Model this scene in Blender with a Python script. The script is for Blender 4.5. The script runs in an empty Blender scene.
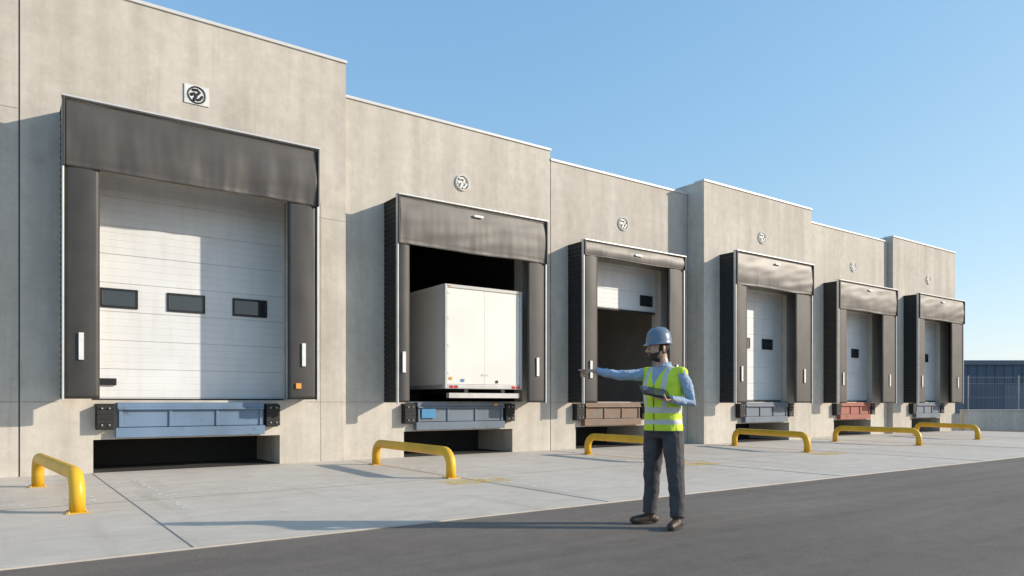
import bpy, math, random
from mathutils import Vector, Matrix, noise
random.seed(7)
S=bpy.context.scene
# ------------------------------------------------------------------ helpers
class MB:
    def __init__(s): s.v=[];s.f=[];s.m=[];s.mats=[]
    def mi(s,mat):
        if mat not in s.mats: s.mats.append(mat)
        return s.mats.index(mat)
    def quad(s,pts,mat):
        n=len(s.v); s.v+= [tuple(p) for p in pts]; s.f.append(tuple(range(n,n+len(pts)))); s.m.append(s.mi(mat))
    def box(s,x0,x1,y0,y1,z0,z1,mat):
        n=len(s.v); s.v+=[(x0,y0,z0),(x1,y0,z0),(x1,y1,z0),(x0,y1,z0),(x0,y0,z1),(x1,y0,z1),(x1,y1,z1),(x0,y1,z1)]
        for q in ((0,3,2,1),(4,5,6,7),(0,1,5,4),(1,2,6,5),(2,3,7,6),(3,0,4,7)):
            s.f.append(tuple(n+i for i in q)); s.m.append(s.mi(mat))
    def tube(s,pts,rad,mat=None,seg=14,flat=None,cap=True):
        pts=[Vector(p) for p in pts]
        if not isinstance(rad,(list,tuple)): rad=[rad]*len(pts)
        P=list(pts);R=list(rad)
        if cap:
            d0=(pts[0]-pts[1]).normalized(); d1=(pts[-1]-pts[-2]).normalized()
            pre=[];post=[]
            for a in (80,60,30):
                an=math.radians(a)
                pre.append((pts[0]+d0*rad[0]*math.sin(an),rad[0]*math.cos(an)))
                post.append((pts[-1]+d1*rad[-1]*math.sin(an),rad[-1]*math.cos(an)))
            P=[p for p,_ in pre]+P+[p for p,_ in post[::-1]]
            R=[r for _,r in pre]+R+[r for _,r in post[::-1]]
        n0=len(s.v); mi=s.mi(mat); up=None
        for i,p in enumerate(P):
            t=(P[min(i+1,len(P)-1)]-P[max(i-1,0)]).normalized()
            if up is None:
                up=Vector((0,0,1)) if abs(t.z)<.9 else Vector((1,0,0))
            a=t.cross(up).normalized(); b=a.cross(t).normalized(); up=b
            for k in range(seg):
                an=2*math.pi*k/seg
                q=(a*math.cos(an)+b*math.sin(an))*R[i]
                if flat: q=q-flat[0]*(q.dot(flat[0])*(1-flat[1]))
                s.v.append(tuple(p+q))
        for i in range(len(P)-1):
            for k in range(seg):
                k2=(k+1)%seg
                s.f.append((n0+i*seg+k,n0+i*seg+k2,n0+(i+1)*seg+k2,n0+(i+1)*seg+k)); s.m.append(mi)
        s.f.append(tuple(n0+k for k in range(seg))[::-1]); s.m.append(mi)
        e=n0+(len(P)-1)*seg
        s.f.append(tuple(e+k for k in range(seg))); s.m.append(mi)
    def ell(s,c,r,M=None,mat=None,u=18,w=12):
        c=Vector(c); n0=len(s.v); mi=s.mi(mat)
        M=M or Matrix.Identity(3)
        for j in range(1,w):
            ph=math.pi*j/w
            for i in range(u):
                th=2*math.pi*i/u
                s.v.append(tuple(c+M@Vector((r[0]*math.sin(ph)*math.cos(th),r[1]*math.sin(ph)*math.sin(th),r[2]*math.cos(ph)))))
        t=len(s.v); s.v.append(tuple(c+M@Vector((0,0,r[2])))); s.v.append(tuple(c+M@Vector((0,0,-r[2]))))
        for j in range(w-2):
            for i in range(u):
                i2=(i+1)%u
                s.f.append((n0+j*u+i,n0+(j+1)*u+i,n0+(j+1)*u+i2,n0+j*u+i2)); s.m.append(mi)
        for i in range(u):
            i2=(i+1)%u
            s.f.append((t,n0+i,n0+i2)); s.m.append(mi)
            s.f.append((t+1,n0+(w-2)*u+i2,n0+(w-2)*u+i)); s.m.append(mi)
    def loft(s,rings,mat=None):
        n0=len(s.v); k=len(rings[0]); mi=s.mi(mat)
        for r in rings: s.v+=[tuple(p) for p in r]
        for j in range(len(rings)-1):
            for i in range(k):
                i2=(i+1)%k
                s.f.append((n0+j*k+i,n0+j*k+i2,n0+(j+1)*k+i2,n0+(j+1)*k+i)); s.m.append(mi)
        s.f.append(tuple(n0+i for i in range(k))[::-1]); s.m.append(mi)
        e=n0+(len(rings)-1)*k
        s.f.append(tuple(e+i for i in range(k))); s.m.append(mi)
    def obj(s,name,parent=None,smooth=False,bevel=0):
        me=bpy.data.meshes.new(name); me.from_pydata(s.v,[],s.f)
        for m in s.mats: me.materials.append(m)
        me.polygons.foreach_set("material_index",s.m)
        if smooth: me.polygons.foreach_set("use_smooth",[True]*len(s.f))
        me.update()
        o=bpy.data.objects.new(name,me); S.collection.objects.link(o)
        if parent: o.parent=parent
        if bevel:
            b=o.modifiers.new("bev","BEVEL"); b.width=bevel; b.segments=2; b.limit_method='ANGLE'
        return o
def empty(name,loc=(0,0,0),rz=0):
    e=bpy.data.objects.new(name,None); S.collection.objects.link(e); e.location=loc; e.rotation_euler=(0,0,rz); return e
def remesh(mb,name,parent,voxel,mats,fn=None,it=4,disp=0,dscale=.08,post=None):
    if None in mb.mats: mb.mats=[mats[0] if m is None else m for m in mb.mats]
    o=mb.obj("tmp")
    r=o.modifiers.new("r","REMESH"); r.mode='VOXEL'; r.voxel_size=voxel; r.adaptivity=0
    sm=o.modifiers.new("s","SMOOTH"); sm.factor=.5; sm.iterations=it
    if disp:
        t=bpy.data.textures.new(name+"_folds","CLOUDS"); t.noise_scale=dscale; t.noise_depth=2
        d=o.modifiers.new("d","DISPLACE"); d.texture=t; d.strength=disp; d.mid_level=.5
    dg=bpy.context.evaluated_depsgraph_get()
    me=bpy.data.meshes.new_from_object(o.evaluated_get(dg)); me.name=name
    bpy.data.objects.remove(o)
    me.materials.clear()
    for m in mats: me.materials.append(m)
    for p in me.polygons:
        p.use_smooth=True
        p.material_index=fn(p.center,p.normal) if fn else 0
    if post:
        for v in me.vertices: v.co=post(v.co)
    n=bpy.data.objects.new(name,me); S.collection.objects.link(n); n.parent=parent
    return n
# ------------------------------------------------------------------ materials
def newmat(name):
    m=bpy.data.materials.new(name); m.use_nodes=True; nt=m.node_tree
    return m,nt,nt.nodes["Principled BSDF"]
def nz(nt,scale,detail=5,sc=(1,1,1),rough=.55):
    tc=nt.nodes.new("ShaderNodeTexCoord"); mp=nt.nodes.new("ShaderNodeMapping"); mp.inputs["Scale"].default_value=sc
    n=nt.nodes.new("ShaderNodeTexNoise"); n.inputs["Scale"].default_value=scale; n.inputs["Detail"].default_value=detail; n.inputs["Roughness"].default_value=rough
    nt.links.new(tc.outputs["Object"],mp.inputs["Vector"]); nt.links.new(mp.outputs[0],n.inputs["Vector"]); return n.outputs["Fac"]
def ramp(nt,src,a,b,ca,cb):
    r=nt.nodes.new("ShaderNodeValToRGB"); e=r.color_ramp.elements
    e[0].position=a; e[1].position=b; e[0].color=(*ca,1) if len(ca)==3 else ca; e[1].color=(*cb,1)
    nt.links.new(src,r.inputs[0]); return r.outputs[0]
def mul(nt,a,b,fac=1,mode='MULTIPLY'):
    m=nt.nodes.new("ShaderNodeMix"); m.data_type='RGBA'; m.blend_type=mode; m.inputs[0].default_value=fac
    nt.links.new(a,m.inputs[6]); nt.links.new(b,m.inputs[7]); return m.outputs[2]
def bump(nt,bs,h,strength,dist=.01):
    b=nt.nodes.new("ShaderNodeBump"); b.inputs["Strength"].default_value=strength; b.inputs["Distance"].default_value=dist
    nt.links.new(h,b.inputs["Height"]); nt.links.new(b.outputs[0],bs.inputs["Normal"])
def simple(name,col,rough=.6,var=.12,scale=8,metal=0,bumps=0,bscale=60,spec=.5,sc=(1,1,1)):
    m,nt,bs=newmat(name)
    lo=tuple(c*(1-var) for c in col); hi=tuple(min(1,c*(1+var)) for c in col)
    c=ramp(nt,nz(nt,scale,6,sc),.3,.7,lo,hi); nt.links.new(c,bs.inputs["Base Color"])
    bs.inputs["Roughness"].default_value=rough; bs.inputs["Metallic"].default_value=metal
    bs.inputs["Specular IOR Level"].default_value=spec
    if bumps: bump(nt,bs,nz(nt,bscale,3),bumps)
    return m
def concrete(name,a,b,spk=.09,bs_=.2):
    m,nt,bs=newmat(name)
    c=ramp(nt,nz(nt,.5,9,rough=.6),.3,.72,a,b)
    c=mul(nt,c,ramp(nt,nz(nt,5,7,rough=.65),.3,.7,(.87,.87,.87),(1.05,1.05,1.05)))
    c=mul(nt,c,ramp(nt,nz(nt,90,3),.35,.65,(1-spk,)*3,(1+spk*.4,)*3))
    c=mul(nt,c,ramp(nt,nz(nt,1.6,6,(1.6,1.6,.12)),.33,.6,(.79,.78,.765),(1,1,1)),.8)
    c=mul(nt,c,ramp(nt,nz(nt,6,5,(1.2,1.2,.05)),.60,.72,(1,1,1),(.86,.85,.835)),.7)
    c=mul(nt,c,ramp(nt,nz(nt,9,2,(.4,.4,.4)),.66,.74,(1,1,1),(.84,.83,.82)),.5)
    nt.links.new(c,bs.inputs["Base Color"]); bs.inputs["Roughness"].default_value=.88
    bump(nt,bs,nz(nt,45,8,rough=.7),bs_,.012); return m
M_wall=concrete("precast_concrete",(.54,.495,.43),(.66,.615,.545))
M_wallb=concrete("precast_concrete_cool",(.515,.47,.41),(.63,.59,.525))
M_cap=simple("coping_metal",(.62,.62,.60),.4,.06,3)
M_joint=simple("joint_sealant",(.10,.095,.09),.9)
M_jointl=simple("joint_sealant_light",(.26,.25,.23),.9)
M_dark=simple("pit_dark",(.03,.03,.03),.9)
M_floor_in=simple("interior_floor",(.38,.36,.34),.6)
M_in=simple("interior_wall",(.36,.33,.30),.8,.15,1.2)
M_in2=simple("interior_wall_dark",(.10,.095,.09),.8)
M_roof=simple("roof_membrane",(.25,.25,.25),.9)
M_rub=simple("black_rubber",(.018,.018,.018),.75,.3,20,bumps=.2)
M_fab=simple("curtain_fabric",(.068,.062,.058),.5,.22,1.5,bumps=.12,bscale=120,sc=(1,1,.5))
M_fab2=simple("curtain_fabric_pale",(.125,.115,.105),.5,.2,1.5,bumps=.12,bscale=120,sc=(1,1,.5))  # paler curtain tone for every header after the first
M_pad=simple("pad_fabric",(.036,.034,.033),.55,.2,2.5,bumps=.1,bscale=90)
M_alu=simple("aluminium_trim",(.60,.60,.59),.35,.08,5,metal=.2)
M_white=simple("marker_white",(.7,.7,.68),.5)
M_orange=simple("marker_orange",(.70,.30,.05),.5)
M_black=simple("black_plastic",(.012,.012,.013),.4)
M_door,nt,bs=newmat("door_panel")
c=ramp(nt,nz(nt,.8,6,(1,1,2)),.3,.7,(.66,.67,.675),(.74,.745,.75)); c=mul(nt,c,ramp(nt,nz(nt,3,6,(2,2,.3)),.3,.55,(.94,.935,.92),(1,1,1)))
nt.links.new(c,bs.inputs["Base Color"]); bs.inputs["Roughness"].default_value=.5; bump(nt,bs,nz(nt,200,2),.08,.004)
M_glass,nt,bs=newmat("window_glass"); bs.inputs["Base Color"].default_value=(.03,.035,.04,1); bs.inputs["Roughness"].default_value=.06; bs.inputs["Specular IOR Level"].default_value=.9
def painted(name,col,rust=(.12,.06,.035),amt=.62,rough=.5):
    m,nt,bs=newmat(name)
    n=nz(nt,3,9,(1,1,1.6),.7); c=ramp(nt,n,amt-.04,amt+.05,col,rust)
    c=mul(nt,c,ramp(nt,nz(nt,1.5,6,(1,1,.3)),.3,.7,(.75,.75,.75),(1.08,1.08,1.08)))
    nt.links.new(c,bs.inputs["Base Color"]); bs.inputs["Roughness"].default_value=rough; bump(nt,bs,n,.2,.01); return m
M_blue=painted("leveler_blue",(.15,.23,.34),(.10,.10,.11),.66); M_blueg=painted("leveler_bluegrey",(.13,.17,.22),(.09,.08,.08),.64)
M_brown=painted("leveler_brown",(.20,.125,.085),(.17,.155,.14),.56); M_red=painted("leveler_red",(.33,.09,.06))
M_yel=painted("barrier_yellow",(.74,.42,.02),(.30,.19,.06),.68,.42)
M_truck=simple("trailer_panel",(.70,.685,.64),.4,.04,1.2,bumps=.03); M_trim=simple("trailer_trim",(.5,.5,.49),.35,.1,4,metal=.4)
M_tframe=simple("trailer_frame",(.50,.49,.46),.4,.06,3)
M_tail=simple("tail_light",(.45,.02,.015),.25); M_amber=simple("amber_light",(.8,.3,.03),.3)
M_blueac=simple("blue_paint",(.05,.22,.42),.5)
# ground
M_conc,nt,bs=newmat("apron_concrete")
c=ramp(nt,nz(nt,.35,9,(1,.6,1),.62),.3,.72,(.53,.47,.40),(.64,.585,.51))
c=mul(nt,c,ramp(nt,nz(nt,3.5,8,(.5,1,1),.7),.3,.68,(.84,.84,.84),(1.05,1.05,1.05)))
c=mul(nt,c,ramp(nt,nz(nt,120,2),.3,.7,(.88,.88,.88),(1.06,1.06,1.06)))
c=mul(nt,c,ramp(nt,nz(nt,.8,5,(2.2,.18,1),.6),.56,.75,(1,1,1),(.76,.74,.72)),.85)
c=mul(nt,c,ramp(nt,nz(nt,1.7,3),.66,.76,(1,1,1),(.72,.70,.68)),.6)
nt.links.new(c,bs.inputs["Base Color"]); bs.inputs["Roughness"].default_value=.85; bump(nt,bs,nz(nt,60,6,rough=.7),.25,.01)
M_asph,nt,bs=newmat("asphalt")
c=ramp(nt,nz(nt,.3,8,(.5,1,1)),.3,.7,(.150,.130,.112),(.200,.175,.153))
c=mul(nt,c,ramp(nt,nz(nt,130,2,rough=.8),.36,.66,(.5,.5,.5),(1.5,1.48,1.45)))
c=mul(nt,c,ramp(nt,nz(nt,35,3,rough=.7),.35,.65,(.86,.86,.86),(1.1,1.1,1.1)))
c=mul(nt,c,ramp(nt,nz(nt,4,8,rough=.7),.3,.7,(.84,.84,.84),(1.1,1.1,1.1)))
c=mul(nt,c,ramp(nt,nz(nt,1.1,6,(.2,2.2,1),.6),.35,.6,(.84,.84,.84),(1.05,1.05,1.05)))
nt.links.new(c,bs.inputs["Base Color"]); bs.inputs["Roughness"].default_value=.9; bump(nt,bs,nz(nt,130,3,rough=.8),.6,.012)
def worn(name,col,thr=.5):
    m,nt,bs=newmat(name); n=nz(nt,9,8,(1,1,1),.75)
    a=nt.nodes.new("ShaderNodeValToRGB"); a.color_ramp.elements[0].position=thr; a.color_ramp.elements[1].position=thr+.06
    nt.links.new(n,a.inputs[0]); nt.links.new(a.outputs[0],bs.inputs["Alpha"])
    bs.inputs["Base Color"].default_value=(*col,1); bs.inputs["Roughness"].default_value=.8; return m
M_wline=worn("worn_white_paint",(.76,.74,.70),.49); M_yline=worn("worn_yellow_paint",(.70,.48,.13),.47)
# ------------------------------------------------------------------ ground
g=MB(); g.quad([(-400,-400,0),(900,-400,0),(900,700,0),(-400,700,0)],M_asph); g.obj("asphalt_yard")
g=MB(); g.box(-40,33.4,-7.75,1.5,-.2,.012,M_conc); g.obj("concrete_apron")
g=MB()
for x in (-14,-9.2,-4.1,1.32,5.95,11.1,16.35,21.7,27.9): g.box(x-.006,x+.006,-7.74,-.62 if 16<x<22 else -.21,.0125,.0165,M_jointl)
g.box(-40,33.3,-4.356,-4.344,.0126,.0168,M_jointl)
g.obj("expansion_joint")
g=MB()
for x,y0,y1 in ((.95,-4.2,-.6),(1.75,-5.6,-1.0),(6.2,-6.9,-.9),(10.5,-6.2,-.7),(16.9,-5.5,-1.1),(22.3,-5.5,-.6)): g.quad([(x-.045,y0,.0150),(x+.045,y0,.0150),(x+.045,y1,.0150),(x-.045,y1,.0150)],M_wline)
g.quad([(.1,-4.02,.0144),(10.8,-4.02,.0144),(10.8,-3.95,.0144),(.1,-3.95,.0144)],M_wline)
for a,b_,c_,d_ in ((5.35,6.45,-5.15,-4.6),(10.6,11.5,-5.1,-4.6),(15.2,16.2,-5.0,-4.5)): g.quad([(a,c_,.0139),(b_,c_,.0139),(b_,d_,.0139),(a,d_,.0139)],M_yline)
g.obj("worn_ground_marking")
# ------------------------------------------------------------------ warehouse
B=empty("dock_warehouse")
def segment(name,x0,x1,y,zt,ops,mat,indep,mi,depth=18):
    w=MB()
    xs=sorted({x0,x1,*[a for o in ops for a in o[:2]]}); zs=sorted({0,zt,*[a for o in ops for a in o[2:4]]})
    for i in range(len(xs)-1):
        for j in range(len(zs)-1):
            cx=(xs[i]+xs[i+1])/2; cz=(zs[j]+zs[j+1])/2
            if any(o[0]<cx<o[1] and o[2]<cz<o[3] for o in ops): continue
            w.quad([(xs[i],y,zs[j]),(xs[i+1],y,zs[j]),(xs[i+1],y,zs[j+1]),(xs[i],y,zs[j+1])],mat)
    for a,b,c,d,dp in ops:
        w.quad([(a,y,c),(a,y,d),(a,y+dp,d),(a,y+dp,c)],mat); w.quad([(b,y,c),(b,y+dp,c),(b,y+dp,d),(b,y,d)],mat)
        w.quad([(a,y,d),(b,y,d),(b,y+dp,d),(a,y+dp,d)],mat)
        if c>0: w.quad([(a,y,c),(a,y+dp,c),(b,y+dp,c),(b,y,c)],M_floor_in)
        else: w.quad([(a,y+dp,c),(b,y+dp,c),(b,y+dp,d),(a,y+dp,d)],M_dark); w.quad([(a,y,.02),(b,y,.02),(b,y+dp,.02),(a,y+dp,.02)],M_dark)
    w.quad([(x0,y,0),(x0,y,zt),(x0,y+depth,zt),(x0,y+depth,0)],mat); w.quad([(x1,y,0),(x1,y+depth,0),(x1,y+depth,zt),(x1,y,zt)],mat)
    w.quad([(x0,y+depth,0),(x0,y+depth,zt),(x1,y+depth,zt),(x1,y+depth,0)],mat)
    w.quad([(x0,y,zt),(x1,y,zt),(x1,y+depth,zt),(x0,y+depth,zt)],M_roof)
    w.obj(name,B)
    n=MB(); D=y+indep
    n.quad([(x0+.02,y+.35,1.195),(x1-.02,y+.35,1.195),(x1-.02,D,1.195),(x0+.02,D,1.195)],M_floor_in)
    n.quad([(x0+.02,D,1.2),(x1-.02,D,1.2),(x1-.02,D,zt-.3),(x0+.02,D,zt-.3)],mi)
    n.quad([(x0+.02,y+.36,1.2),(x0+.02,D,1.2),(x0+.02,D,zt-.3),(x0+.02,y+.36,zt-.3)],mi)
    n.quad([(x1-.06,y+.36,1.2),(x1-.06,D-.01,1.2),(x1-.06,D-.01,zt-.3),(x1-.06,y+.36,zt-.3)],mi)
    n.obj("interior_"+name,B)
    c=MB(); c.box(x0-.02,x1+.02,y-.03,y+.35,zt-.03,zt+.03,M_cap); c.obj("coping_"+name,B,bevel=.006)
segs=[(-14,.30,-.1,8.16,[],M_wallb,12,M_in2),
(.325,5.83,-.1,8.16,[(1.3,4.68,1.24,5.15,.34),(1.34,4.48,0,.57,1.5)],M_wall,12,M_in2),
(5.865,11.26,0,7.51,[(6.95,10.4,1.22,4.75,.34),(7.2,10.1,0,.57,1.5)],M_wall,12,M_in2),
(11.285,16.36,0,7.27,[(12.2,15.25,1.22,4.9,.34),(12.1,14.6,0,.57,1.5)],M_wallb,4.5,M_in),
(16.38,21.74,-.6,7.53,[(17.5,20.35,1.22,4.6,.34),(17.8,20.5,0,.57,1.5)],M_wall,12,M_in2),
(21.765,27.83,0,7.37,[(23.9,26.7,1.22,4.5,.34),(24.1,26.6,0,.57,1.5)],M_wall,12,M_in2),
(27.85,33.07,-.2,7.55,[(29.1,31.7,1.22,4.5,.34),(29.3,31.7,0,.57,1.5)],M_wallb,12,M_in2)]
for i,s in enumerate(segs): segment("wall_bay_%d"%(i+1),*s)
j=MB()
def hj(x0,x1,y,z,t=.005,m=None): j.box(x0,x1,y-.003,y+.01,z-t,z+t,m or M_jointl)
hj(-14,.29,-.1,1.21,.007); hj(-14,.29,-.1,5.9); hj(.33,.83,-.1,1.21); hj(5.02,5.82,-.1,1.21)
hj(5.87,6.68,0,1.21); hj(10.63,11.25,0,1.21); hj(11.29,11.78,0,1.21); hj(15.56,16.35,0,1.21)
hj(16.39,17.0,-.6,1.21); hj(20.9,21.73,-.6,1.21); hj(21.8,23.4,0,1.21)
hj(5.02,5.82,-.1,4.9,.004)
for x,y,z1 in ((5.3,-.1,5.2),(-2.3,-.1,8.1),(-5.5,-.1,8.1)): j.box(x-.004,x+.004,y-.003,y+.01,0.02,z1,M_jointl)
j.box(.30,.325,-.09,-.05,0.02,8.1,M_joint)
j.obj("panel_joints",B)
# ------------------------------------------------------------------ dock equipment
def shelter(xl,xr,il,ir,zt,hb,zb,yw,yf,first=False):
    E=empty("dock_shelter")
    for sx,sg in ((xl,1),(xr,-1)):
        a=MB(); n=int((zt-.15-zb)/.05); prev=None
        for k in range(n+1):
            z=zb+(zt-.05-zb)*k/n; o=(.014 if k%2 else 0)*-sg
            cur=[(sx+o+.03*sg,yf+.04,z),(sx+o+.03*sg,yw,z)]
            if prev: a.quad([prev[0],prev[1],cur[1],cur[0]],M_rub)
            prev=cur
        a.obj("side_bellows",E)
    t=MB(); t.box(xl+.01,xr-.01,yf+.03,yw,zt-.06,zt-.015,M_rub); t.obj("top_sheet",E,bevel=.01)
    h=MB(); nx=120; nzz=26; H=zt-.03-hb
    for b in range(nzz+1):
        for a_ in range(nx+1):
            u=a_/nx; v=b/nzz; x=xl+.035+(xr-xl-.07)*u; z=zt-.03-H*v+(.010*math.sin(u*9+xl)*v)
            w=noise.noise(Vector((x*2.6,z*.7,xl)))*(.034 if first else .024)*v+noise.noise(Vector((x*1.3-z*3,z*4,xl+9)))*.012+noise.noise(Vector((x*9,z*1.6,xl+5)))*.006*v
            w+=.03*math.sin(math.pi*min(1,v*1.02))
            w+=.010*noise.noise(Vector((x*1.0+z*2.5,z*.5,3.3+xl)))
            if abs(v-.93)<.02: w-=.006
            h.v.append((x,yf-.03-w,z))
    for b in range(nzz):
        for a_ in range(nx):
            i=b*(nx+1)+a_; h.f.append((i,i+nx+1,i+nx+2,i+1)); h.m.append(h.mi(M_fab if first else M_fab2))
    ho=h.obj("header_curtain",E,smooth=True); so=ho.modifiers.new("s","SOLIDIFY"); so.thickness=.006
    for p0,p1 in ((xl+.030,il),(ir,xr-.030)):
        q=MB(); nx=8; nk=60
        for b in range(nk+1):
            for a_ in range(nx+1):
                u=a_/nx; v=b/nk; x=p0+(p1-p0)*u; z=zb+(hb+.14-zb)*v
                w=.02*math.sin(math.pi*u)+.008*noise.noise(Vector((x*3,z*1.3,xl*2)))
                if a_ in(0,nx): w=0
                q.v.append((x,yf-w*1.0,z))
        for b in range(nk):
            for a_ in range(nx):
                i=b*(nx+1)+a_; q.f.append((i,i+1,i+nx+2,i+nx+1)); q.m.append(q.mi(M_pad))
        qo=q.obj("side_curtain",E,smooth=True); so=qo.modifiers.new("s","SOLIDIFY"); so.thickness=.03; so.offset=-1
    f=MB(); f.box(xl,xl+.028,yf-.03,yf+.05,zb-.02,zt-.001,M_alu); f.box(xr-.028,xr,yf-.03,yf+.05,zb-.02,zt-.001,M_alu)
    f.box(xl+.002,xl+.034,yf-.085,yf-.031,hb,zt-.002,M_pad); f.box(xr-.034,xr-.002,yf-.085,yf-.031,hb,zt-.002,M_pad)  # side flanges added to stop sunlight leaking past the header curtain
    f.box(xl-.01,xr+.01,yf-.09,yf+.055,zt,zt+.03,M_alu); f.obj("edge_trim",E,bevel=.004)
    k=MB()
    for x in ((xl+il)/2,(ir+xr)/2): k.box(x-.035,x+.035,yf-.05,yf-.03,zb+.62,zb+1.05,M_white)
    if not first: k.box((xl+xr)/2-.12,(xl+xr)/2+.12,yf-.10,yf-.085,zt-.20,zt-.15,M_white)
    if first:
        x=(ir+xr)/2-.1; k.box(x-.05,x+.05,yf-.045,yf-.028,zb+.2,zb+.30,M_orange)
    k.obj("guide_marker",E)
sh=[(.85,5.0,1.37,4.42,6.0,4.92,1.26,-.1,-.75,True),(6.71,10.61,7.0,10.07,5.47,4.47,1.2,0,-.65),(11.82,15.53,12.3,14.9,5.22,4.86,1.19,0,-.6),
(17.05,20.88,17.6,19.98,5.5,4.56,1.19,-.6,-1.15),(23.42,27.37,23.98,26.36,5.38,4.42,1.18,0,-.55),(28.64,32.49,29.2,31.42,5.36,4.43,1.18,-.2,-.75)]
for a in sh: shelter(*a)
def door(x0,x1,z0,z1,y,wins,wz):
    E=empty("overhead_door"); d=MB(); z=z0+.04; prof=[]
    pitch=.125; k=0
    while z<z1-.02:
        deep=.014 if k%4==0 else .004
        wd=.010 if k%4==0 else .006
        prof+= [(z,0),(z+.001,deep),(z+wd,deep),(z+wd+.003,0)]
        z+=pitch; k+=1
    prof=[(z0+.03,0)]+prof+[(z1,0)]
    for a,b in zip(prof,prof[1:]):
        d.quad([(x0,y+a[1],a[0]),(x1,y+a[1],a[0]),(x1,y+b[1],b[0]),(x0,y+b[1],b[0])],M_door)
    d.quad([(x0,y+.05,z0+.03),(x0,y+.05,z1),(x1,y+.05,z1),(x1,y+.05,z0+.03)],M_door)
    d.obj("panels",E)
    s=MB(); s.box(x0,x1,y-.01,y+.045,z0-.02,z0+.028,M_rub); s.box(x0,x0+.03,y-.03,y-.002,z0,z1,M_alu); s.box(x1-.03,x1,y-.03,y-.002,z0,z1,M_alu); s.obj("seal_and_tracks",E)
    for a,b in wins:
        w=MB(); t=.04
        w.box(a,b,y-.022,y-.002,wz[0],wz[0]+t,M_black); w.box(a,b,y-.022,y-.002,wz[1]-t,wz[1],M_black)
        w.box(a,a+t,y-.022,y-.002,wz[0]+t,wz[1]-t,M_black); w.box(b-t,b,y-.022,y-.002,wz[0]+t,wz[1]-t,M_black); w.obj("window_frame",E,bevel=.006)
        w=MB(); w.box(a+t,b-t,y-.012,y-.003,wz[0]+t,wz[1]-t,M_glass); w.obj("window_pane",E)
    return E
E=door(1.31,4.67,1.24,5.16,.2,[(1.47,2.06),(2.53,3.18),(3.67,4.32)],(2.85,3.19))
m=MB(); m.box(1.45,1.72,.15,.195,1.5,1.62,M_black); m.obj("door_handle_box",E,bevel=.01)
door(12.21,15.24,3.72,4.92,.2,[(14.62,15.12)],(3.9,4.2))
door(17.51,20.34,1.24,4.61,-.4,[(18.2,18.75),(19.35,19.9)],(2.85,3.18))
door(23.91,26.69,1.24,4.51,.2,[(24.5,25.0),(25.6,26.1)],(2.85,3.18))
door(29.11,31.69,1.24,4.51,0,[(29.6,30.1),(30.6,31.1)],(2.85,3.18))
def leveler(x0,x1,y,mat,accent=False):
    E=empty("dock_leveler"); l=MB()
    l.box(x0,x1,y-.16,y-.004,1.10,1.2,mat)
    l.box(x0+.03,x1-.03,y-.12,y-.004,.78,1.09,mat)
    l.box(x0-.02,x1+.02,y-.15,y-.004,.60,.77,mat)
    n=3
    for i in range(n+1):
        x=x0+.05+(x1-x0-.1)*i/n; l.box(x-.025,x+.025,y-.145,y-.121,.78,1.09,mat)
    l.tube([(x0+.02,y-.17,1.09),(x1-.02,y-.17,1.09)],.02,mat,10)
    l.obj("lip_and_frame",E,bevel=.006)
    for a,b in ((x0-.30,x0-.05),(x1+.05,x1+.30)):
        q=MB(); q.box(a-.012,b+.012,y-.02,y-.003,.74,1.18,M_black)
        for k in range(5): q.box(a,b,y-.17,y-.021,.76+k*.081,.76+k*.081+.078,M_rub)
        for sx in (a+.07,b-.07): q.tube([(sx,y-.165,.82),(sx,y-.185,.82)],.016,M_trim,8); q.tube([(sx,y-.165,1.1),(sx,y-.185,1.1)],.016,M_trim,8)
        q.obj("dock_bumper",E,bevel=.006)
    if accent:
        q=MB(); q.box(x0+.1,x0+.45,y-.17,y-.161,.86,1.06,M_blueac); q.box(x1-.3,x1-.2,y-.17,y-.161,1.12,1.18,M_orange); q.obj("paint_patch",E)
leveler(1.68,4.13,-.1,M_blue); leveler(7.45,9.75,0,M_blueg,True); leveler(12.3,14.3,0,M_brown,False)
leveler(18.1,20.2,-.6,M_blueg); leveler(24.3,26.3,0,M_red); leveler(29.4,31.4,-.2,M_blueg)
M_sg=simple("sign_grey",(.72,.71,.68),.5)
def sign(x,y,z,r,plate):
    E=empty("wall_sign"); m=MB(); YA=Vector((0,1,0))
    if plate: m.box(x-.21,x+.21,y-.02,y-.003,z-.17,z+.17,M_white)
    y-=.024
    M2=M_black if plate else M_sg
    pts=[(x+r*math.cos(a*math.pi/16),y,z+r*math.sin(a*math.pi/16)) for a in range(33)]
    m.tube(pts,.014,M2,8,cap=False)
    m.tube([(x-.45*r,y,z+.55*r),(x+.05*r,y,z+.62*r),(x+.35*r,y,z+.35*r),(x+.05*r,y,z+.08*r)],.024,M2,8,flat=(YA,.4))
    m.tube([(x-.62*r,y,z-.05*r),(x-.3*r,y,z+.12*r),(x-.1*r,y,z-.18*r),(x-.3*r,y,z-.6*r)],.03,M2,8,flat=(YA,.3))
    m.tube([(x+.62*r,y,z-.1*r),(x+.35*r,y,z-.5*r),(x+.1*r,y,z-.62*r)],.024,M2,8,flat=(YA,.4))
    m.obj("emblem",E)
sign(2.97,-.1,6.77,.145,True)
for x,y,z in ((8.68,0,6.22),(13.78,0,6.02),(19.08,-.6,6.24),(25.37,0,6.13),(30.67,-.2,6.16)):
    sign(x,y,z,.17,False)
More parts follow.
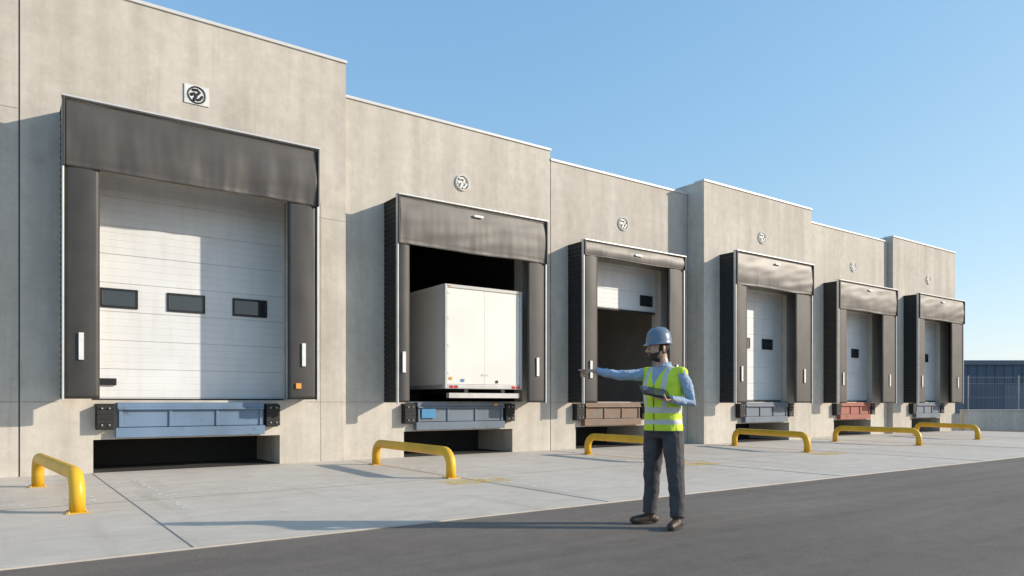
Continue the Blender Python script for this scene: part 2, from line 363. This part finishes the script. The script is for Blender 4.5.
# ------------------------------------------------------------------ barriers
def barrier(p0,p1,h=.5,r=.078):
    E=empty("safety_barrier"); a=Vector((*p0,0)); b=Vector((*p1,0)); d=(b-a).normalized(); R=.22
    pts=[a+Vector((0,0,.0))]
    for k in range(7):
        an=math.pi/2*k/6; pts.append(a+d*(R-R*math.cos(an))+Vector((0,0,h-r-R+R*math.sin(an))))
    for k in range(7):
        an=math.pi/2*(1-k/6); pts.append(b-d*(R-R*math.cos(an))+Vector((0,0,h-r-R+R*math.sin(an))))
    pts.append(b)
    m=MB(); m.tube(pts,r,M_yel,18,cap=False); m.obj("rail",E,smooth=True)
    m=MB()
    for p in (a,b):
        m.box(p.x-.11,p.x+.11,p.y-.11,p.y+.11,.013,.024,M_yel)
        for sx in(-.085,.085):
            for sy in(-.085,.085): m.tube([(p.x+sx,p.y+sy,.02),(p.x+sx,p.y+sy,.038)],.011,M_trim,6,cap=False)
    m.obj("base_plate",E)
for a,b in (((.49,-1.9),(.72,-5.0)),((5.92,-1.35),(5.82,-4.3)),((11.0,-1.7),(11.0,-4.4)),((16.5,-1.55),(15.75,-4.2)),((20.75,-2.0),(20.73,-4.45)),((26.7,-1.6),(25.6,-4.0))): barrier(a,b)
# ------------------------------------------------------------------ trailer
T=empty("box_trailer"); x0,x1,yr,z0,z1=7.93,10.02,-.5,1.5,3.79; yb=6
m=MB(); m.box(x0+.03,x1-.03,yr+.03,yb,z0+.03,z1-.03,M_truck); m.obj("body",T,bevel=.02)
m=MB()
for a,b in ((x0,x0+.07),(x1-.07,x1)): m.box(a,b,yr-.012,yr+.07,z0,z1,M_tframe)
m.box(x0+.071,x1-.071,yr-.010,yr+.07,z1-.08,z1-.001,M_tframe); m.box(x0+.071,x1-.071,yr-.004,yr+.07,z0,z0+.1,M_trim)
m.box(x0,x0+.028,yr+.071,yb,z1-.07,z1,M_truck); m.box(x0,x0+.028,yr+.071,yb,z0,z0+.09,M_trim)
m.obj("corner_posts",T,bevel=.02)
m=MB(); mx=(x0+x1)/2; m.box(x0+.076,mx-.002,yr+.010,yr+.03,z0+.105,z1-.084,M_truck); m.box(mx+.002,x1-.076,yr+.010,yr+.03,z0+.105,z1-.084,M_truck); m.obj("rear_doors",T,bevel=.002)
m=MB()
for x in (x0+.08,x1-.13):
    for z in (z0+.35,z0+.95,z0+1.55,z0+2.1): m.box(x,x+.05,yr-.004,yr+.0095,z-.025,z+.025,M_truck)
m.box(mx-.09,mx+.09,yr-.0,yr+.0095,z0+.3,z0+.33,M_trim)
m.obj("hinges",T)
m=MB()
for x in (x0+.12,x0+.24,x1-.3,x1-.18): m.box(x,x+.09,yr-.012,yr-.005,z0+.02,z0+.075,M_tail)
m.box(x0+.42,x0+.5,yr-.006,yr+.009,z0+.16,z0+.22,M_blueac); m.box(mx+.3,mx+.36,yr-.006,yr+.009,z0+.14,z0+.2,M_black); m.box(x0+.12,x0+.19,yr-.006,yr+.009,z0+.2,z0+.26,M_amber)
for x in (x0+.1,x1-.16): m.box(x,x+.05,yr-.018,yr-.011,z1-.06,z1-.03,M_amber)
m.obj("lights",T)
m=MB(); m.box(x0+.1,x1-.1,yr-.02,yr+.1,z0-.2,z0-.09,M_trim); m.box(x0+.5,x0+.6,yr+.0,yr+.1,z0-.089,z0-.001,M_black); m.box(x1-.6,x1-.5,yr+.0,yr+.1,z0-.089,z0-.001,M_black)
m.box(x0+.5,x0+.62,yr+.11,yb-.1,z0-.12,z0+.02,M_black); m.box(x1-.62,x1-.5,yr+.11,yb-.1,z0-.12,z0+.02,M_black); m.obj("chassis",T)
m=MB()
for x in (x0+.2,x1-.45):
    for y in (1.6,2.3): m.tube([(x,y,1.38),(x+.25,y,1.38)],.18,M_rub,20,cap=False)
m.obj("wheels",T)
# ------------------------------------------------------------------ far right
rt=Vector((1003/1234.7,-720/1234.7,0)); fw=Vector((720/1234.7,1003/1234.7,0)); rz=math.atan2(rt.y,rt.x)
E=empty("low_concrete_wall",(33.12,-.45,0),rz); m=MB(); m.box(.1,22,0,.3,0,.84,M_wall)
m.box(.1,22,-.02,.32,.845,.9,M_wall); m.obj("wall_body",E,bevel=.01)
E=empty("mesh_fence",Vector((33.12,-.45,0))+fw*4,rz); m=MB(); M_fen=simple("galvanised_steel",(.30,.31,.32),.5,metal=.3)
for i in range(16): m.tube([(-2+i*2.4,0,0),(-2+i*2.4,0,2.45)],.03,M_fen,8)
for z in (.15,.8,1.45,2.1,2.4): m.tube([(-2,0.0,z),(34,0,z)],.009,M_fen,6)
for i in range(300): m.box(-2+i*.12,-2+i*.12+.004,-.003,.003,.1,2.4,M_fen)
m.obj("posts_and_mesh",E)
E=empty("distant_warehouse",Vector((33,-.45,0))+fw*50+rt*6,rz); m=MB(); M_shed=simple("blue_cladding",(.07,.10,.15),.6,.15,.4); M_shedr=simple("shed_fascia",(.12,.15,.19),.6)
m.box(-6,70,0,30,0,5.4,M_shed); m.box(-6.2,70.2,-.2,30.2,5.41,5.9,M_shedr)
for i in range(9): m.box(-2+i*8,1.5+i*8,-.05,-.01,0,3.2,M_shedr)
for i in range(76): m.box(-6+i,-5.93+i,-.06,-.003,3.3,5.4,M_shed)
m.obj("shed_body",E)
M_leaf=simple("distant_foliage",(.05,.07,.04),.9,.4,.3)
m=MB()
for i in range(260):
    p=Vector((33,-.45,0))+fw*(130+random.random()*20)+rt*(-20+random.random()*150); r=1.5+random.random()*2
    m.ell((p.x,p.y,1+random.random()*2.2),(r,r,r*.8),mat=M_leaf,u=7,w=5)
m.obj("distant_tree_line")
# ------------------------------------------------------------------ worker
W=empty("worker",(5.27,-9.15,0),rz); W.scale=(1.015,)*3
M_skin=simple("skin",(.50,.30,.21),.5,.08,30); M_hair=simple("hair",(.035,.022,.015),.7,.3,60,bumps=.4,bscale=200)
M_lip=simple("lips",(.36,.15,.12),.5); M_eye=simple("eye_white",(.7,.68,.65),.2); M_iris=simple("iris",(.03,.02,.015),.2)
M_shirt=simple("blue_shirt",(.30,.40,.54),.8,.08,12,bumps=.1); M_vest=simple("hi_vis_fabric",(.60,.78,.04),.7,.08,14,bumps=.1)
M_refl=simple("reflective_tape",(.55,.56,.56),.35,.06,30); M_trous=simple("trousers",(.055,.053,.058),.8,.15,10,bumps=.15)
M_shoe=simple("boot_leather",(.05,.032,.022),.5,.3,20); M_sole=simple("boot_sole",(.012,.012,.012),.7)
M_hat=simple("helmet_shell",(.13,.18,.25),.3,.05,10); M_tab=simple("tablet_case",(.02,.02,.022),.35); M_belt=simple("vest_edge",(.05,.05,.05),.7)
F=Vector((-.75,-.66,0)).normalized(); Lf=Vector((0,0,1)).cross(F); up=Vector((0,0,1)); C0=Vector((.06,0,0))
def ring(z,w,d,off=(0,0),k=28,pw=.85):
    r=[]
    for i in range(k):
        a=2*math.pi*i/k; cx,sy=math.cos(a),math.sin(a)
        cx=math.copysign(abs(cx)**pw,cx); sy=math.copysign(abs(sy)**pw,sy)
        r.append(C0+F*(off[0]+d*cx)+Lf*(off[1]+w*sy)+up*z)
    return r
RS=Vector((-.085,.13,1.455)); RE=Vector((-.36,.10,1.45)); RW=Vector((-.595,.06,1.49))
LS=Vector((.205,-.125,1.45)); LE=Vector((.285,-.17,1.175)); LW=Vector((.055,-.28,1.215))
b=MB()
b.loft([ring(z,w,d,(o,0)) for z,w,d,o in ((.90,.165,.12,0),(1.0,.165,.12,0),(1.1,.163,.122,.005),(1.2,.172,.126,.01),(1.3,.185,.128,.012),(1.38,.19,.122,.01),(1.44,.185,.105,0),(1.49,.14,.082,-.01),(1.525,.085,.068,-.012),(1.555,.066,.064,-.005))])
b.tube([LS-Vector((.05,-.04,0)),LS,LS.lerp(LE,.5)+Vector((.015,0,0)),LE,LE.lerp(LW,.5),LW-(LW-LE).normalized()*.03],[.07,.066,.056,.049,.043,.036])
b.tube([RS+Vector((.06,-.04,0)),RS,RS.lerp(RE,.5),RE,RE.lerp(RW,.5),RW-(RW-RE).normalized()*.03],[.07,.064,.054,.047,.042,.036])
b.tube([C0+F*.055+Lf*(-.03)+up*1.54,C0-F*.02-Lf*.07+up*1.56,C0-F*.075+up*1.57,C0-F*.02+Lf*.07+up*1.56,C0+F*.055+Lf*.03+up*1.54],.016,seg=8)
remesh(b,"shirt",W,.007,[M_shirt],it=4,disp=.022,dscale=.06)
def loc(p): q=Vector(p)-C0; return q.dot(F),q.dot(Lf),q.z
def vfn(c,n):
    f,l,z=loc(c)
    if f>0 and z>1.34 and abs(l)<(z-1.34)*.42+.004: return 2
    if 1.085<z<1.135 : return 1
    if .975<z<1.02: return 1
    if z>1.135 and .085<abs(l)<.13 : return 1
    if f>0 and abs(l)<.006: return 3
    if z<.915: return 3
    return 0
b=MB()
b.loft([ring(z,w,d,(o,0)) for z,w,d,o in ((.90,.195,.15,0),(1.0,.19,.147,0),(1.1,.184,.145,.005),(1.2,.19,.146,.01),(1.3,.2,.147,.012),(1.38,.2,.14,.01),(1.44,.197,.122,0),(1.49,.165,.098,-.01),(1.53,.095,.078,-.012))])
b.tube([LS-Vector((.09,-.06,0)),LS-Vector((-.0,0,-.012))],[.074,.064]); b.tube([RS+Vector((.08,-.06,0)),RS+Vector((0,0,.006))],[.074,.068])
remesh(b,"hi_vis_vest",W,.006,[M_vest,M_refl,M_shirt,M_belt],vfn,it=4,disp=.02,dscale=.1)
b=MB(); rh=Vector((-.01,.07,.9)); rk=Vector((-.035,.085,.5)); ra=Vector((-.06,.085,.10)); lh=Vector((.13,-.07,.9)); lk=Vector((.15,-.125,.5)); la=Vector((.15,-.2,.10))
b.loft([ring(z,w,d) for z,w,d in ((.84,.155,.115),(.9,.18,.13),(.97,.172,.125),(1.02,.165,.12))])
b.tube([rh,rh.lerp(rk,.5),rk,rk.lerp(ra,.5)+Vector((.012,.01,0)),ra],[.107,.098,.080,.075,.068],cap=False)
b.tube([lh,lh.lerp(lk,.5),lk,lk.lerp(la,.5)+Vector((.01,.01,0)),la],[.107,.098,.080,.075,.070],cap=False)
remesh(b,"trousers",W,.007,[M_trous],it=4,disp=.022,dscale=.11)
def boot(an,d,name):
    d=Vector(d).normalized(); o=Vector((an.x,an.y,0)); s=Vector((0,0,1)).cross(d); b=MB()
    b.tube([o-d*.055+up*.045,o+d*.02+up*.055,o+d*.10+up*.045,o+d*.165+up*.038],[.044,.046,.046,.040])
    b.tube([o+up*.14-d*.01,o+up*.06],[.05,.048])
    def cl(v):
        return Vector((v.x,v.y,max(v.z,.022)))
    remesh(b,name,W,.006,[M_shoe],it=3,post=cl)
    q=MB(); ro=[]
    for z in (0.0,.03):
        r=[]
        for i in range(28):
            a=2*math.pi*i/28; t=math.cos(a)*.132; wv=math.sin(a)*(.046+.006*math.cos(a))
            r.append(o+d*(.054+t)+s*wv+up*z)
        ro.append(r)
    q.loft(ro,M_sole); q.obj(name+"_sole",W,bevel=.004)
boot(ra,(-1,-.25,0),"right_boot"); boot(la,(-.55,-.83,0),"left_boot")
# head
HF=Vector((-.93,-.36,0)).normalized(); HF=(HF+up*-.03).normalized(); HL=up.cross(HF).normalized(); HU=HF.cross(HL)
HM=Matrix((HF,HL,HU)).transposed()*1.1; HC=Vector((.005,-.01,1.708))
def hp(x,y,z): return HC+HM@Vector((x,y,z))
b=MB()
def he(c,r): b.ell(hp(*c),r,HM)
he((-.012,0,.03),(.098,.077,.09)); he((.03,0,-.025),(.062,.062,.085)); he((.03,0,-.075),(.055,.052,.042)); he((.072,0,-.095),(.02,.024,.02))
he((.05,.035,-.03),(.03,.024,.03)); he((.05,-.035,-.03),(.03,.024,.03))
b.tube([hp(.088,0,.012),hp(.104,0,-.01),hp(.113,0,-.03)],[.009,.011,.014],seg=10); he((.1,.011,-.033),(.012,.008,.008)); he((.1,-.011,-.033),(.012,.008,.008))
b.tube([hp(.07,.045,.018),hp(.087,.015,.024),hp(.087,-.015,.024),hp(.07,-.045,.018)],[.012]*4,seg=10)
b.tube([hp(.084,.018,-.058),hp(.092,0,-.056),hp(.084,-.018,-.058)],[.009,.011,.009],seg=8)
for s in (1,-1): he((-.008,.078*s,-.01),(.019,.009,.032))
b.tube([hp(-.025,0,-.04),hp(-.03,0,-.09),C0+up*1.5],[.062,.060,.066])
HI=HM.inverted()
def hfn(c,n):
    q=HI@(Vector(c)-HC); x,y,z=q
    if z<-.125: return 0
    if abs(y)<.021 and -.064<z<-.054 and x>.08: return 2
    if x>.005 and z<-.05+.02*(1-min(1,max(0,(x-.0)/.08))) and z>-.13: return 1
    if x>.082 and abs(y)<.028 and -.052<z<-.044: return 1
    if .0<x<.03 and abs(y)>.055 and z<.05: return 1
    if x>.07 and .013<abs(y)<.045 and .019<z<.029: return 1
    if x<-.0 and z>-.055 and not (abs(y)>.079): return 1
    return 0
remesh(b,"head",W,.004,[M_skin,M_hair,M_lip],hfn,it=3)
b=MB()
for s in (1,-1):
    b.ell(hp(.079,.03*s,.003),(.011,.013,.010),HM,M_eye); b.ell(hp(.088,.031*s,.003),(.004,.006,.006),HM,M_iris)
b.obj("eyes",W,smooth=True)
b=MB(); rings=[]
n=36; prof=[(1.17,.035),(1.15,.030),(1.03,.035),(1.0,.055),(.985,.085),(.93,.115),(.82,.142),(.62,.163),(.36,.176),(.1,.181)]
for rr,z in prof:
    r=[]
    for i in range(n):
        a=2*math.pi*i/n; x=math.cos(a); y=math.sin(a); e=.0
        if rr>1.1: e=.032*max(0,x)**2
        r.append(hp((-.012+(.118*rr+e)*x)*.985,.098*rr*y,z-(.012*max(0,x) if rr>1.1 else 0)))
    rings.append(r)
b.loft(rings,M_hat)
o=b.obj("hard_hat",W,smooth=True); o.modifiers.new("s","SUBSURF").render_levels=1
b=MB()
for y in (-.03,0,.03): b.tube([hp(.085,y,.125),hp(.04,y*1.0,.168),hp(-.012,y,.182-abs(y)*.15),hp(-.065,y,.168),hp(-.108,y,.125)],.007,M_hat,8)
b.obj("hard_hat_ridges",W,smooth=True)
def hand(name,w,d,nrm,s,curl,tcurl,spread=.0,tin=.05):
    d=Vector(d).normalized(); nrm=Vector(nrm); nrm=(nrm-d*nrm.dot(d)).normalized(); s=Vector(s); s=(s-d*s.dot(d)-nrm*s.dot(nrm)).normalized(); w=Vector(w); b=MB()
    b.tube([w-d*.05,w+d*.01],[.027,.027],flat=(nrm,.8))
    for i,(off,ln,cu) in enumerate(zip((.030,.010,-.010,-.029),(.076,.084,.077,.060),curl)):
        k=w+d*(.088-.004*abs(i-1))+s*off
        b.tube([w+d*.005+s*off*.6,k],[.015,.0125],seg=10)
        p=[k]; a=0; dirv=d+s*off*spread
        for fr,bd in zip((.45,.3,.25),(cu,cu*1.1,cu*.8)):
            a+=bd; p.append(p[-1]+(dirv*math.cos(a)+nrm*math.sin(a)).normalized()*ln*fr)
        b.tube(p,[.0098,.0092,.0085,.0075],seg=10)
    t0=w+d*.022+s*.022; t1=w+d*.05+s*.05+nrm*.008; t2=t1+(d*math.cos(tcurl)+s*.35+nrm*math.sin(tcurl)).normalized()*.034; t3=t2+(d*math.cos(tcurl)-s*tin+nrm*math.sin(tcurl)).normalized()*.026
    b.tube([t0,t1,t2,t3],[.016,.0125,.0105,.009],seg=10)
    remesh(b,name,W,.0032,[M_skin],it=2)
hand("right_hand",RW,(-1,-.05,.08),(0,0,-1),(0,-1,0),(.06,.55,.75,.85),.35)
ax=Vector((-.95,-.12,.16)).normalized(); nn=Vector((.05,-.40,.85)); nn=(nn-ax*nn.dot(ax)).normalized(); ay=nn.cross(ax)
hand("left_hand",LW,ax,nn,ay,(.03,.04,.05,.06),1.0,0,1.1)
b=MB()
for p,q in ((RW,RE),(LW,LE)):
    d=(p-q).normalized(); b.tube([p-d*.045,p-d*.012],[.036,.035],M_shirt,16,cap=False)
b.obj("shirt_cuffs",W,smooth=True)
TB=empty("tablet_computer",(0,0,0)); TB.parent=W
tc=LW+ax*.135+nn*.024-ay*.048
b=MB()
def tb(hx,hy,z0,z1,mat):
    n0=len(b.v)
    for z in (z0,z1):
        for sx,sy in ((-1,-1),(1,-1),(1,1),(-1,1)): b.v.append(tuple(tc+ax*hx*sx+ay*hy*sy+nn*z))
    for q in ((0,3,2,1),(4,5,6,7),(0,1,5,4),(1,2,6,5),(2,3,7,6),(3,0,4,7)): b.f.append(tuple(n0+i for i in q)); b.m.append(b.mi(mat))
tb(.13,.09,-.007,.007,M_tab); tb(.118,.078,.0072,.009,M_glass)
b.obj("tablet_body",TB,bevel=.003)
# ------------------------------------------------------------------ light, sky, camera
el=math.radians(21.5); az=Vector((1003/1234.7,-720/1234.7))
sd=Vector((az.x*math.cos(el),az.y*math.cos(el),math.sin(el)))
Lg=bpy.data.lights.new("sun","SUN"); Lg.energy=5; Lg.angle=math.radians(.8); Lg.color=(1,.89,.74)
lo=bpy.data.objects.new("sun",Lg); S.collection.objects.link(lo); lo.rotation_euler=sd.to_track_quat('Z','Y').to_euler(); lo.location=(20,-20,20)
w=bpy.data.worlds.new("World"); S.world=w; w.use_nodes=True; nt=w.node_tree
sk=nt.nodes.new("ShaderNodeTexSky"); sk.sky_type='NISHITA'; sk.sun_disc=False; sk.sun_elevation=el; sk.sun_rotation=math.atan2(sd.x,sd.y); sk.air_density=1; sk.dust_density=.7; sk.ozone_density=1.5
sp=nt.nodes.new("ShaderNodeSeparateColor"); cb=nt.nodes.new("ShaderNodeCombineColor"); nt.links.new(sk.outputs[0],sp.inputs[0])
for i,(g_,p_) in enumerate(((1.58,.72),(2.40,.53),(3.50,.37))):
    a=nt.nodes.new("ShaderNodeMath"); a.operation='POWER'; a.inputs[1].default_value=p_; nt.links.new(sp.outputs[i],a.inputs[0])
    c=nt.nodes.new("ShaderNodeMath"); c.operation='MULTIPLY'; c.inputs[1].default_value=g_; nt.links.new(a.outputs[0],c.inputs[0]); nt.links.new(c.outputs[0],cb.inputs[i])
nt.links.new(cb.outputs[0],nt.nodes["Background"].inputs[0]); nt.nodes["Background"].inputs[1].default_value=.148
S.view_settings.view_transform='Standard'; S.view_settings.look='None'; S.view_settings.exposure=0
cd=bpy.data.cameras.new("camera"); cd.sensor_width=36; cd.lens=25.3125; cd.shift_y=.1118; cd.clip_end=3000; cd.clip_start=.1
co=bpy.data.objects.new("camera",cd); S.collection.objects.link(co); co.location=(0,-14.052,1.2); co.rotation_euler=(math.pi/2,0,rz); S.camera=co
